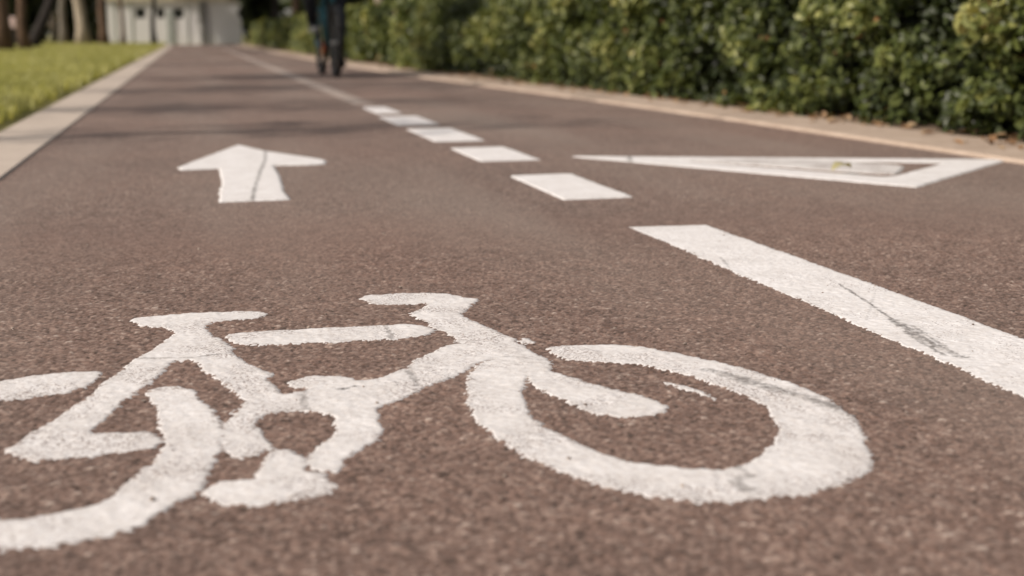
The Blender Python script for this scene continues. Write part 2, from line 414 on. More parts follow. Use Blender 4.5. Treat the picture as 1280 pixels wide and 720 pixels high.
handlebar = [(451, 373), (453, 370.5), (475.6, 368.6), (504.4, 366.3), (535.6, 366), (562, 367.8), (580, 371.8), (597, 373.5), (592, 379), (583, 386.7), (575, 392), (589, 400), (609, 409), (628, 417), (648, 425), (630, 432), (571, 431), (562, 421), (544.4, 411), (526.7, 401), (512, 393.3), (531, 384.4), (535, 379.5), (504, 381.5), (480, 381), (466.7, 381.6), (459, 377)]
tubes = [(553, 434.4), (571, 430), (600, 424), (630, 424), (645, 428), (663, 438), (640, 447), (613, 448.5), (602, 453), (580, 464), (553, 476.7), (522, 490), (495, 502.5), (472.5, 509), (476, 525), (477.5, 537.5), (470, 550), (450, 562.5), (432.5, 576), (430, 587), (423, 592), (407, 592), (384, 587), (386, 577), (387.5, 567.5), (402, 556), (417.5, 545), (421, 531), (415, 521), (397.5, 516), (370, 513.5), (349, 515.6), (331, 520), (322, 531), (331, 545.6), (342, 559), (322, 568), (300, 573), (287, 570), (281, 561), (277, 556), (277, 535), (289, 520), (305, 507), (345, 494), (385, 489), (383, 486), (362, 485), (360, 477.5), (378, 472), (400, 469.5), (442.5, 472.5), (447, 476.7), (469, 474.4), (493, 465.6), (511, 460), (513, 452), (535.6, 442)]
pedal = [(257, 615.6), (269, 604), (322, 598), (318, 592), (322, 585.6), (335.6, 570), (344, 563), (364, 563), (378, 572), (384, 582), (384, 589), (407, 593), (412, 603), (426, 607.5), (415, 616), (400, 619.5), (377.5, 624), (345, 629.5), (312, 631.5), (280, 631), (262, 624)]
drips = [[(831, 477), (845, 480), (862, 484), (880, 489.5), (896, 499), (893, 502), (872, 491.5), (852, 486), (833, 480)], [(650, 421), (662, 424), (668, 429), (652, 429)]]
bike = empty('bicycle_symbol', (0, 0, 0))
tag(bike, 'white painted bicycle symbol on the brown path, its rim edges chipped and ragged', 'road marking')
def SP(P, n=1): return [smooth_poly(G(P), n)]
paint_thing('bicycle', [
    ('wheel', SP(front_outer)), ('wheel', SP(rear_outer)), ('fork', SP(fork)), ('saddle', SP(saddle)), ('seat_tube', SP(post)),
    ('crossbar', SP(crossbar)), ('handlebar', SP(handlebar)), ('down_tube', SP(tubes)), ('pedal', SP(pedal)), ('paint_drip', [G(drips[0])]), ('paint_drip', [G(drips[1])])],
    M['paint_bike'], parent=bike, jag=.85,
    scuffs=[([(885, 463), (925, 473), (965, 484), (1010, 498), (1068, 521)], .011, .75), ([(900, 470), (960, 487), (1000, 497)], .007, .5),
            ([(480, 406), (487, 415), (490, 426)], .005, .6), ([(511, 459), (514, 470), (524, 482)], .006, .6),
            ([(175, 449), (240, 448), (291, 441)], .004, .55), ([(613, 448), (640, 447), (690, 452)], .003, .4), ([(424, 487), (443, 484)], .006, .9),
            ([(922, 584), (935, 595), (918, 606), (945, 618)], .008, .6), ([(378, 490), (380, 505), (386, 512)], .005, .6)])

# --- the centre line: one long stroke, then dashes, then the faded old line
line_left, line_right = .943, 1.122
(sl,) = paint_thing('centre_line', [('centre_line', [[(line_left, Y0 + .01), (line_right + .006, Y0 + .01), (line_right + .002, 2.2), (1.116, 2.985), (.936, 2.99), (line_left, 2.2)]])],
    M['paint'], jag=.8,
    scuffs=[([(1049, 356), (1090, 382), (1125, 407)], .0038, .95), ([(1115, 400), (1160, 428), (1203, 447)], .0095, .8), ([(1140, 408), (1185, 437)], .0045, .7),
            ([(1095, 362), (1088, 385), (1083, 400)], .003, .25), ([(900, 322), (912, 335)], .004, .5), ([(1130, 415), (1180, 445)], .005, .7)])
tag(sl, 'long solid white stroke with black tyre scuffs beside the bicycle front wheel', 'road marking')
dash_words = ['white dash just beyond the solid stroke, largest dash of the centre line',
              'white dash second from the solid stroke, level with the start of the triangle',
              'white dash third from the solid stroke, in the middle of the row',
              'white dash fourth from the solid stroke, next to last of the row',
              'white dash last and smallest of the row, before the faded line']
dash_px = [[(644, 221.3), (714, 217.5), (786.7, 246.6), (702, 250.3)], [(571.4, 186.6), (632, 183.8), (668, 199.3), (598, 203.2)], [(517, 162.8), (567, 160), (595, 174.5), (541.7, 179)], [(482, 147), (525, 145.2), (540, 154.7), (494, 158)], [(458.6, 135), (482, 133.6), (495, 140), (471, 144)]]
for k, P in enumerate(dash_px):
    g = G(P)
    gl, gr_ = (g[0][0] + g[3][0]) / 2, (g[1][0] + g[2][0]) / 2
    g = [(gl, g[0][1]), (gr_, g[1][1]), (gr_, g[2][1]), (gl, g[3][1])]
    g[0], g[1] = (g[0][0], (g[0][1] + g[1][1]) / 2 - .01), (g[1][0], (g[0][1] + g[1][1]) / 2 + .01)
    g[2], g[3] = (g[2][0], (g[2][1] + g[3][1]) / 2 + .01), (g[3][0], (g[2][1] + g[3][1]) / 2 - .01)
    (d,) = paint_thing('centre_dash', [('centre_dash', [g])], M['paint'], near=False, res=.006, jag=.7)
    tag(d, dash_words[k], 'road marking', 'dashes of the centre line')
(fl,) = paint_thing('faded_line', [('faded_line', [[(.985, 8.7), (1.10, 8.7), (1.09, 46), (.97, 46)]])], M['paint_old'], near=False, res=.03, jag=1.2)
tag(fl, 'faded worn centre line running on toward the cyclist', 'road marking')

# --- the arrow
arrow = [(298, 182), (260, 196), (223, 210.4), (226, 213), (274, 211), (277, 220), (279, 230), (275.6, 241), (276.5, 253), (320, 251.3), (361.6, 250), (354.7, 240.5), (349.5, 221.6), (341, 207.3), (385.6, 206.6), (405, 205.4), (407, 201), (372, 195.6), (332, 189.6)]
(ar,) = paint_thing('direction_arrow', [('direction_arrow', [G(arrow)])], M['paint'], near=False, res=.006, jag=.9,
    scuffs=[([(332, 190), (331.5, 201), (323.8, 220), (318.6, 237), (315, 252)], .0065, .9)])
tag(ar, 'white painted arrow with a dark crack across it, ahead of the bicycle symbol', 'road marking')

# --- the warning triangle with its inner mark
tri_o = [(716, 196.2), (1259, 200.5), (1145, 234.5)]
tri_i = [(840, 201.6), (1000, 201), (1183, 204.4), (1118, 221.5), (1104, 222.6), (1062, 218.8)]
def ring(outer, inner):
    # outer and inner joined into one outline through a hairline bridge
    return outer + [outer[0]] + inner[::-1] + [inner[-1]]
tri = empty('warning_triangle', (*gnd(1040, 212), 0))
tag(tri, 'white triangle outline with a broad stroke inside, painted in the lane by the hedge', 'road marking')
inner_mark = [(862, 201.5), (960, 199.5), (1040, 201.5), (1076, 204.3), (1130, 208.3), (1121, 218.3), (1094, 217.6), (1040, 213.8), (954, 207.4), (900, 204)]
for o in paint_thing('tri', [('outline', [ring(G(tri_o), G(tri_i))]), ('inner_stroke', [smooth_poly(G(inner_mark))])], M['paint'], near=False, res=.006, jag=.9,
                     scuffs=[([(786, 197), (789, 204)], .012, .8), ([(985, 203), (1040, 206), (1075, 206)], .03, .25)]):
    o.parent = tri; o.location = -tri.location
    if o.name.startswith('inner'): o.data.materials[0] = M['paint_thin']

# loose grit on the asphalt
def grit():
    n = 420; y = .9 + 4.2 * rng.random(n) ** 1.3; x = -.5 + 3.0 * rng.random(n)
    ico = bmesh.new(); bmesh.ops.create_icosphere(ico, subdivisions=1, radius=1); base = np.array([v.co for v in ico.verts]); f0 = np.array([[v.index for v in f.verts] for f in ico.faces]); ico.free()
    co = []; fs = []
    for i in range(n):
        r_ = .0010 + .0017 * rng.random() ** 3
        q = base * (1 + .3 * rng.normal(0, 1, base.shape)) * r_ * np.array([1.2, 1, .7]) + np.array([x[i], y[i], r_ * .4 + .0012])
        fs.append(f0 + i * len(base)); co.append(q)
    o = mesh_np('grit', np.concatenate(co), np.concatenate(fs).ravel(), 3, M['grit'])
    tag(o, 'loose grit scattered on the asphalt', 'grit', None, 'stuff')
M['grit'] = plain('grit_stone', (.12, .085, .07), (.42, .35, .30), 25, .9, 0, detail=2)
grit()

# fallen leaf lying on the triangle
def single_leaf(name, loc, L, rz, mat, tone_=.7):
    vs, fs = [], []
    prof = [(0, .02), (.2, .28), (.45, .42), (.7, .33), (.9, .12), (1, .01)]
    for i, (t, w) in enumerate(prof):
        z = .012 * math.sin(t * math.pi) + .006 * t
        for s in (-1, 0, 1): vs.append(((t - .5) * L, s * w * L * .9, z + abs(s) * w * L * .35 + .005))
    for i in range(len(prof) - 1):
        for j in (0, 1): fs.append((i * 3 + j, i * 3 + j + 1, i * 3 + j + 4, i * 3 + j + 3))
    o = mesh_np(name, np.array(vs), np.array(fs).ravel(), 4, mat, None, {'tone': np.full(len(vs), tone_)}, smooth=True)
    o.location = loc; o.rotation_euler = (0, 0, rz)
    return o
M['leaf_single'] = leafmat('yellow_green_leaf', [(0, (.30, .26, .13)), (1, (.46, .42, .24))], .2, .6, .3)
lf = single_leaf('fallen_leaf', (*gnd(1052, 217.5), .006), .075, R(12), M['leaf_single'], .8)
tag(lf, 'curled yellow green leaf lying on the white triangle', 'leaf')

# ------------------------------------------------------------------ kerbs, verge and ground
def strip(name, inner, outer, top, mat, face=.10, joints=1.0, ys=None, jw=.008):
    """kerb of concrete units laid end to end, each a small step up from the road"""
    co, fs, tot = [], [], []
    y = ys[0]
    while y < ys[1]:
        y2 = min(y + joints, ys[1]) - jw
        a, b = (lerp(inner, y), y), (lerp(inner, y2), y2)
        c, d = (lerp(outer, y2), y2), (lerp(outer, y), y)
        k = len(co); dz = 0
        ins = min(.012, top * .7)
        sgn = 1 if c[0] > a[0] else -1
        co += [(a[0], a[1], top - face), (b[0], b[1], top - face), (c[0], c[1], top - face), (d[0], d[1], top - face)]
        co += [(a[0], a[1], top - ins + dz), (b[0], b[1], top - ins + dz), (c[0], c[1], top - ins + dz), (d[0], d[1], top - ins + dz)]
        co += [(a[0] + sgn * ins, a[1], top + dz), (b[0] + sgn * ins, b[1], top + dz), (c[0] - sgn * ins, c[1], top + dz), (d[0] - sgn * ins, d[1], top + dz)]
        for r in (0, 4):
            for i in range(4):
                j = (i + 1) % 4; fs += [k + r + i, k + r + j, k + r + 4 + j, k + r + 4 + i]; tot.append(4)
        fs += [k + 8, k + 9, k + 10, k + 11]; tot.append(4)
        y += joints
    return mesh_np(name, np.array(co), np.array(fs), np.array(tot), mat)
LOUT = [(-.81, -14), (-.81, 12), (-.80, 61)]
kl = strip('kerb_left', LIN, LOUT, .007, M['kerb'], ys=(-10, 60.5), joints=.5, jw=.0015); tag(kl, 'pale concrete kerb along the lawn', None, None, 'structure')
ROUT = [(x + .43, y) for x, y in RIN]
kr = strip('kerb_right', RIN, ROUT, .014, M['kerb_r'], ys=(-10, 60), joints=.5, jw=.0015); tag(kr, 'sandy concrete kerb along the hedge', None, None, 'structure')

def terrain():
    # one great sheet out to the horizon, left open under the road by lying just beneath it
    xs = np.array([-400, -120, -40, -14, -6, -3, -1.5, -.83, -.3, .8, 2.4, 3, 4, 7, 14, 40, 120, 400.]); ys = np.concatenate([[-300, -100, -40, -16], np.linspace(-14, 70, 60), [90, 140, 300, 500]])
    XX, YY = np.meshgrid(xs, ys); z = np.full(XX.shape, -.02)
    z = np.where((XX < -1.2), .0 + vnoise((XX, YY), 3.1, 71) * .02, z); z = np.where(XX < -100, -.02, z)
    W = len(xs); i = np.arange((len(ys) - 1) * (W - 1)); a = i // (W - 1) * W + i % (W - 1)
    q = np.stack([a, a + 1, a + W + 1, a + W], 1)
    o = mesh_np('ground', np.stack([XX.ravel(), YY.ravel(), z.ravel()], 1), q.ravel(), 4, M['turf'], smooth=True)
    tag(o, 'lawn and earth around the path', None, None, 'structure')
terrain()
verge = mesh_np('soil_strip', np.array([(lerp(ROUT, y) + dx, y, .012 if dx == 0 else .03) for y in np.linspace(-10, 60, 71) for dx in (.0, 1.6)]),
                np.array([[2 * i, 2 * i + 1, 2 * i + 3, 2 * i + 2] for i in range(70)]).ravel(), 4, M['soil'])
tag(verge, 'bare soil under the hedge', None, None, 'structure')

def lawn():
    n = 190000
    u = rng.random(n)
    y = 1.0 * 62 ** (u ** .72) - .6
    xl = -0.9 - (y * .16 + 1.6) * rng.random(n) ** .9
    clump = vnoise((xl, y), .5, 41) * .5 + vnoise((xl, y), 2.3, 42) * .6
    h = (.035 + .04 * rng.random(n)) * (1 + .35 * clump) * (1 + y / 90)
    w = (.004 + .004 * rng.random(n)) * (1 + y / 6)
    ang = rng.random(n) * 2 * math.pi; lean = (rng.random((n, 2)) - .5) * .06
    dx, dy = np.cos(ang) * w, np.sin(ang) * w
    z0 = -.01
    co = np.empty((n, 3, 3)); co[:, 0] = np.stack([xl - dx, y - dy, np.full(n, z0)], 1); co[:, 1] = np.stack([xl + dx, y + dy, np.full(n, z0)], 1)
    co[:, 2] = np.stack([xl + lean[:, 0], y + lean[:, 1], h], 1)
    t = np.clip(.5 + .3 * clump + (rng.random(n) - .5) * .6, 0, 1)
    o = mesh_np('grass', co.reshape(-1, 3), np.arange(n * 3), 3, M['grass'], None, {'tone': np.repeat(t, 3)})
    tag(o, 'short yellow green grass of the lawn', 'grass', None, 'stuff')
lawn()

# ------------------------------------------------------------------ foliage
def leaves(name, P, Nrm, size, mat, tone_, parent=None, aspect=.55, spread=.7):
    """one folded diamond per leaf at P, facing about Nrm"""
    n = len(P)
    nr = Nrm + rng.normal(0, spread, (n, 3)); nr /= np.linalg.norm(nr, axis=1, keepdims=True) + 1e-9
    d = rng.normal(0, 1, (n, 3)); d[:, 2] -= .35; d -= nr * (d * nr).sum(1, keepdims=True); d /= np.linalg.norm(d, axis=1, keepdims=True) + 1e-9
    s = np.cross(nr, d); L = (size * (.65 + .7 * rng.random(n)))[:, None]
    co = np.empty((n, 6, 3))
    co[:, 0] = P - d * L * .5
    co[:, 1] = P - d * L * .12 - s * L * aspect * .48 + nr * L * .08
    co[:, 2] = P + d * L * .25 - s * L * aspect * .36 + nr * L * .07
    co[:, 3] = P + d * L * .52 - nr * L * .05
    co[:, 4] = P + d * L * .25 + s * L * aspect * .36 + nr * L * .07
    co[:, 5] = P - d * L * .12 + s * L * aspect * .48 + nr * L * .08
    b = np.arange(n)[:, None] * 6
    f = np.concatenate([b + [0, 1, 2, 3], b + [0, 3, 4, 5]], 1)
    return mesh_np(name, co.reshape(-1, 3), f.ravel(), 4, mat, parent, {'tone': np.repeat(np.clip(tone_, 0, 1), 6)}, smooth=True)

HOUT = [(3.03, -8), (3.03, 5), (2.97, 7.6), (2.82, 11.4), (2.61, 15.1), (2.46, 22.6), (2.42, 41), (2.30, 54)]
def hedge():
    root = empty('hedge', (3.6, 5, 0))
    tag(root, 'long clipped green hedge along the sandy kerb', 'hedge')
    off = np.array(root.location)
    HT, DP = .80, .95
    # solid core sheet, the hedge's inner shade painted in near black
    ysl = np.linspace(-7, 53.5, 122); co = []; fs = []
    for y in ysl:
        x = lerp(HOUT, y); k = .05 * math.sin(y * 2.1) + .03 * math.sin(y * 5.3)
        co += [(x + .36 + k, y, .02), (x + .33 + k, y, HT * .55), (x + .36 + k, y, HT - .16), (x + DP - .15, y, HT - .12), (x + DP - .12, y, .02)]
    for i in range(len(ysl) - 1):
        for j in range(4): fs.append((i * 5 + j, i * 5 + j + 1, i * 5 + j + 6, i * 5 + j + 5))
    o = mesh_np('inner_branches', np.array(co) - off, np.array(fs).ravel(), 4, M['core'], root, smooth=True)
    def shell(n, ya, yb, size, name, pw=1.0):
        y = ya + (yb - ya) * rng.random(n) ** pw
        u = rng.random(n); x0 = lerp(HOUT, y)
        front = u < .62
        q = (y + 50, u * 1.6)
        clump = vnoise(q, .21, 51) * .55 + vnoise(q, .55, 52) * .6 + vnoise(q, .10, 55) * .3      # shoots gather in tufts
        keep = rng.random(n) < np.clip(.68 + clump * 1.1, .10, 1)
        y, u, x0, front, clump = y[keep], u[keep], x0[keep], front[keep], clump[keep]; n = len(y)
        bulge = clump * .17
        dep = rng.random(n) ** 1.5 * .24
        ht = HT + vnoise((y + 50, y * 0), .7, 53) * .05 + vnoise((y + 50, y * 0), .19, 56) * .03
        zf = (.01 + (ht - .01) * (u / .62)); ztop = ht
        x = np.where(front, x0 - bulge + dep + .04 + .05 * np.clip(zf / HT - .45, 0, 1), x0 + (u - .62) / .38 * DP)
        z = np.where(front, zf + rng.normal(0, .015, n), ztop + bulge * .6 - dep * .8)
        sprig = (~front) & (rng.random(n) < .03); z = np.where(sprig, z + rng.random(n) * .10, z)
        nrm = np.where(front[:, None], np.array([-.85, -.15, .5]), np.array([-.15, -.1, 1.0]))
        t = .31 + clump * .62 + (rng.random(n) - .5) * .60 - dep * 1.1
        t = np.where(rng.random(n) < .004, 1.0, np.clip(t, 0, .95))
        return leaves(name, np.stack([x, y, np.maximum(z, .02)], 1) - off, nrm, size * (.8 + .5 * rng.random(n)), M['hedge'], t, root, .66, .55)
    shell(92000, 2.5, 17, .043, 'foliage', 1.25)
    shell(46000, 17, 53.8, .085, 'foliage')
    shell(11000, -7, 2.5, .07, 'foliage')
    # leaves deep inside, their dark colour stands in for shade in the gaps
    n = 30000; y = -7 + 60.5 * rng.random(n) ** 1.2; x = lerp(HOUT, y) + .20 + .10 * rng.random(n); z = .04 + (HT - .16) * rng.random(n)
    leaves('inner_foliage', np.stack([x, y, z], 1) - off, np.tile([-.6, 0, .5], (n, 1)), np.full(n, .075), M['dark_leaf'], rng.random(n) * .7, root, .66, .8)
hedge()

def litter():
    n = 900; y = 4 + 50 * rng.random(n) ** 1.6
    x = lerp(RIN, y) + .42 + (rng.normal(0, .10, n))
    z = np.where(x < lerp(RIN, y), .006, np.where(x < lerp(ROUT, y), .022, .03))
    o = leaves('fallen_leaves', np.stack([x, y, z], 1), np.tile([0, 0, 1.0], (n, 1)), np.full(n, .05), M['litter'], rng.random(n), None, .55, .25)
    tag(o, 'dry tan leaves scattered along the hedge foot', 'fallen leaves', None, 'stuff')
litter()

def crown_points(n, c, rad, holes=.35, seed=0):
    """leaf positions in clumps through a crown's volume"""
    rg = np.random.default_rng(seed)
    nc = 34
    dirs = rg.normal(0, 1, (nc, 3)); dirs /= np.linalg.norm(dirs, axis=1, keepdims=True)
    cc = dirs * (rg.random((nc, 1)) ** .45) * np.array(rad) * .85
    cr = (.20 + .20 * rg.random(nc)) * min(rad)
    k = rg.integers(0, nc, n)
    d = rg.normal(0, 1, (n, 3)); d /= np.linalg.norm(d, axis=1, keepdims=True)
    p_ = cc[k] + d * (rg.random((n, 1)) ** .4) * cr[k][:, None]
    return p_ + np.array(c), d + np.array([0, 0, .4]), .5 + (rg.random(n) - .5) * .6 + (rg.random(nc)[k] - .5) * .5
TREE_GROUP = 'trees around the path'
def tree(name, label, base, r0, h, crown_c, crown_r, bark, leafm, lean=(0, 0), nleaf=6000, lsize=.22, group=TREE_GROUP, seed=0):
    rd = random.Random(seed)
    root = empty(name, (base[0], base[1], 0)); tag(root, label, 'tree', group)
    bm = bmesh.new(); n = 9; pts = []; rad = []
    for i in range(n + 1):
        t = i / n
        pts.append((lean[0] * t + rd.uniform(-.05, .05) * (t > .1), lean[1] * t + rd.uniform(-.05, .05) * (t > .1), -.05 + t * h))
        rad.append(r0 * (1.0 + .55 * max(0, 1 - t * 9)) * (1 - .55 * t))
    add_tube(bm, pts, rad, 12)
    for k in range(6):
        t = .45 + .5 * k / 6; a = rd.uniform(0, 6.28); p0 = Vector(pts[int(t * n)])
        L = rd.uniform(.5, .85) * min(crown_r)
        q = [p0 + Vector((math.cos(a) * L * s, math.sin(a) * L * s, L * .75 * s ** .8)) for s in (0, .35, .7, 1)]
        rr = r0 * .42 * (1 - .5 * t); add_tube(bm, q, [rr, rr * .75, rr * .5, rr * .25], 7)
    from_bm('trunk', bm, bark, root, smooth=True)
    P, Nn, t = crown_points(nleaf, crown_c, crown_r, seed=seed)
    leaves('crown', P, Nn, np.full(nleaf, lsize), leafm, t, root, .6, .6)
    return root
def tx(px, Y): return at_y(px, 50, Y)[0]
# trees standing in the lawn, left of the path
tree('lawn_tree', 'brown trunk standing in the lawn at the very edge of the photo', (tx(2, 35.2), 35.2), .20, 6.5, (0, 0, 6.8), (2.6, 2.6, 2.2), M['bark_brown'], M['crown'], seed=1)
tree('lawn_tree', 'slim brown trunk standing in the lawn beside the pale pink board', (tx(32, 38.4), 38.4), .125, 6, (.2, 0, 6.2), (2.0, 2.0, 1.9), M['bark_brown'], M['crown'], lean=(-.35, 0), seed=2)
tree('lawn_tree', 'dark tree trunk leaning right, behind the slim brown trunk', (tx(38, 44), 44), .17, 5.5, (2.2, 0, 6.0), (2.4, 2.4, 2.0), M['bark_dark'], M['dark_leaf'], lean=(2.4, .3), seed=3)
tree('lawn_tree', 'grey trunk beside the broad cream trunk', (tx(80, 57.5), 57.5), .15, 6, (0, 0, 7.0), (2.4, 2.4, 2.2), M['bark_grey'], M['crown'], seed=4)
tree('lawn_tree', 'broad cream trunk, palest and thickest of those on the lawn', (tx(104, 57.2), 57.2), .225, 7, (0, 0, 7.6), (3.0, 3.0, 2.5), M['bark_pale'], M['crown'], lean=(-.5, 0), seed=5)
tree('lawn_tree', 'reddish brown trunk just left of the white building, beside the cream trunk', (tx(130, 54), 54), .155, 6, (0, 0, 6.8), (2.2, 2.2, 2.0), M['bark_brown'], M['crown'], seed=6)
tree('lawn_tree', 'thin brown trunk before the white wall, left of the first small window', (tx(154, 56.5), 56.5), .085, 5, (0, 0, 5.6), (1.5, 1.5, 1.4), M['bark_brown'], M['crown'], nleaf=3000, seed=7)
tree('lawn_tree', 'thin dark trunk before the white wall, between the small windows', (tx(193, 57), 57), .10, 5, (0, 0, 5.8), (1.6, 1.6, 1.5), M['bark_dark'], M['crown'], nleaf=3000, seed=8)
# slender lawn trees beyond the photo's left edge; their shade lies in bands over the path
for k, (ysh, x, n_, rx, ry) in enumerate([(6.7, -8.2, 190, 1.2, .75), (8.6, -9.4, 480, 1.3, 1.1), (11.6, -8.6, 560, 1.4, 1.3), (15.4, -5.8, 2600, 1.3, 1.6), (21.5, -9.0, 650, 1.5, 1.8), (29.0, -9.4, 800, 1.6, 2.2)]):
    tree('slender_tree', 'slender lawn tree whose shade crosses the path ' + ['just past the arrow', 'by the smallest dashes', 'before the cyclist', 'and darkens the hedge beside the cyclist', 'well behind the cyclist', 'near its far end'][k],
         (x, ysh - 3.0), .12, 7.5, (0, 0, [7.2, 8.0, 7.5, 6.8, 7.8, 8.2][k]), (rx, ry, 2.7), M['bark_brown'], M['crown'], nleaf=int(n_ * (1.0 if k == 3 else 1.15)), lsize=.2 if k == 3 else .145, group='slender trees on the lawn', seed=11 + k)
# trees behind the hedge
for k, (px, Y, r, bk, lab) in enumerate([(372, 47, .16, 'bark_brown', 'brown trunk behind the hedge, beside the cyclist'),
        (476, 34, .115, 'bark_pale', 'slim pale trunk behind the hedge'), (527, 31, .14, 'bark_brown', 'brown trunk behind the hedge, between the pale trunk and the thickest one'),
        (589, 27, .16, 'bark_brown', 'thickest brown trunk behind the hedge, by the pale rail'), (505, 40, .15, 'bark_dark', 'dark trunk far behind the hedge, beside the slim pale trunk')]):
    tree('hedge_tree', lab, (tx(px, Y), Y), r, 6, (0, 0, 6.8), (2.3, 2.3, 2.0), M[bk], M['crown'], nleaf=4500, seed=30 + k)

def bush(name, label, c, rad, mat, n, size, seed, core=True, group=None, cat='shrub'):
    root = empty(name, (c[0], c[1], 0)); tag(root, label, cat, group)
    P, Nn, t = crown_points(n, (0, 0, c[2]), rad, seed=seed)
    k = P[:, 2] > .01
    P, Nn, t = P[k], Nn[k], t[k]
    leaves('foliage', P, Nn, np.full(len(P), size), mat, t, root, .6, .6)
    rd = random.Random(seed); bm = bmesh.new()
    for i in range(7):
        a = i * .9; L = rad[0] * .55
        add_tube(bm, [(0, 0, 0), (math.cos(a) * L * .4, math.sin(a) * L * .4, c[2] * .6), (math.cos(a) * L, math.sin(a) * L * .7, c[2] + rad[2] * .5)], [.05, .035, .015], 6)
    from_bm('stem', bm, M['bark_dark'], root, smooth=True)
    return root
bush('shrub', 'pale yellowish shrub at the far end of the hedge, beside the white wall', (tx(326, 56), 56, .45), (.50, .45, .50), M['pale_leaf'], 2600, .09, 61)
bush('shrub', 'tall very dark shrub hiding the end of the white wall', (tx(322, 60), 60, 1.7), (.85, .8, 2.0), M['dark_leaf'], 7000, .16, 62)
bush('shrub', 'mottled pale flowering shrub between the dark leaning trunk and grey trunk', (tx(67, 56), 56, .78), (.24, .22, .62), M['blossom'], 1500, .08, 63)
tree('overhanging_tree', 'dark tree hanging its branches over the end of the white wall', (tx(345, 59), 59), .18, 4.2, (-.9, -.3, 3.7), (1.9, 1.6, 1.9), M['bark_dark'], M['dark_leaf'], nleaf=8000, lsize=.2, group=None, seed=64)
# dark screens of evergreen shrubs behind the lawn trees and behind the hedge
for k in range(7):
    x = tx(-26 + k * 23.5, 62)
    bush('evergreen_shrub', 'dark evergreen shrub in the shaded row behind the lawn trunks', (x, 62.5 + (k % 2) * .7, 1.6), (.75, .7, 2.1), M['dark_leaf'], 4200, .2, 70 + k, group='shaded evergreens behind the lawn')
for k in range(9):
    y = 57 - k * 4.6
    bush('evergreen_shrub', 'dark evergreen shrub in the shaded row behind the hedge', (lerp(HOUT, y) + 3.3 + .4 * math.sin(k * 2.3) + k * .28, y, 1.15), (1.5, 2.2, 1.45), M['dark_leaf'], 5200, .2, 90 + k, group='shaded evergreens behind the hedge')
def far_wood():
    n = 30000
    a = rng.random(n) * math.pi * 1.5 - math.pi * .25; rr = 78 + 18 * rng.random(n)
    x, y = rr * np.cos(a) * 1.2, rr * np.sin(a)
    z = 11 * rng.random(n) ** .8 * (.7 + .3 * vnoise((a * 30 + 9, a * 0), 1.1, 99))
    P = np.stack([x, y, z], 1); nr = np.stack([-np.cos(a), -np.sin(a), np.full(n, .5)], 1)
    t = .45 + .4 * vnoise((a * 40 + 9, z), 1.5, 98) + (rng.random(n) - .5) * .4
    o = leaves('far_woodland', P, nr, np.full(n, 1.1), M['crown'], t, None, .8, .6)
    tag(o, 'dark mass of far trees around the park', 'woodland', None, 'stuff')
far_wood()

# ------------------------------------------------------------------ the white building closing the path
def building():
    Yw = 61.4
    xl = at_y(136, 56, Yw)[0]; xr = at_y(300, 56, Yw)[0]
    b = empty('white_building', ((xl + xr) / 2, Yw, 0)); tag(b, 'low white building with three small dark windows closing the path', 'building')
    cx = (xl + xr) / 2
    zc = at_y(200, 0.8, Yw)[1]
    # wall with real window holes: built from piers and bands round the openings
    def sx(px): return at_y(px, 30, Yw)[0]
    def sz(py): return at_y(200, py, Yw)[1]
    wins = [(169.8, 182.8, 9.5, 22), (196.3, 206.5, 11, 22), (215.5, 230.5, 11, 22)]
    z0, z1 = sz(23), sz(9.8); th = .25
    bm = bmesh.new()
    def blk(xa, xb, za, zb): add_box(bm, ((xa + xb) / 2 - cx, th / 2, (za + zb) / 2), (xb - xa, th, zb - za))
    blk(xl, xr, -.1, z0); blk(xl, xr, z1, zc)
    e = xl
    for a, c, _, _ in wins:
        blk(e, sx(a), z0, z1); e = sx(c)
    blk(e, xr, z0, z1)
    add_box(bm, (xl - cx + .12, 2.6, zc / 2 - .05), (.24, 4.7, zc + .1)); add_box(bm, (xr - cx - .12, 2.6, zc / 2 - .05), (.24, 4.7, zc + .1))
    add_box(bm, (0, 5.1, zc / 2 - .05), (xr - xl, .24, zc + .1))
    from_bm('wall', bm, M['render_white'], b)
    for a, c, _, _ in wins:
        xa, xb = sx(a), sx(c)
        w = box('window', ((xa + xb) / 2 - cx, .14, (z0 + z1) / 2), (xb - xa - .01, .03, z1 - z0 - .01), M['glass'], b)
        bm = bmesh.new()
        for xx in (xa + .02, xb - .02): add_box(bm, (xx - cx, .10, (z0 + z1) / 2), (.035, .05, z1 - z0 - .012))
        for zz in (z0 + .022, z1 - .022): add_box(bm, ((xa + xb) / 2 - cx, .10, zz), (xb - xa - .076, .05, .03))
        from_bm('frame', bm, M['grey_trim'], w)
    fa = box('fascia', (0, -.06, zc + .38), (xr - xl + .3, .16, .76), M['cream'], b, bevel=.01)
    box('roof', (0, 2.6, zc + .80), (xr - xl + .4, 5.5, .08), M['grey_trim'], b, bevel=.01)
    box('drainpipe', (sx(254) - cx, -.07, zc / 2), (.26, .10, zc - .01), M['grey_trim'], b, bevel=.02)
    d = box('door', (sx(213) - cx, -.02, sz(30) / 2 + .2), (.30, .05, zc - .25), M['green_trim'], b, bevel=.006)
    box('door', (sx(263) - cx + .75, -.02, zc / 2 - .05), (1.05, .045, zc - .16), M['render_white'], b, bevel=.006)
    for px in (143, 165, 235): box('panel_joint', (sx(px) - cx, -.012, zc / 2), (.05, .03, zc - .02), M['green_trim'], b)
building()

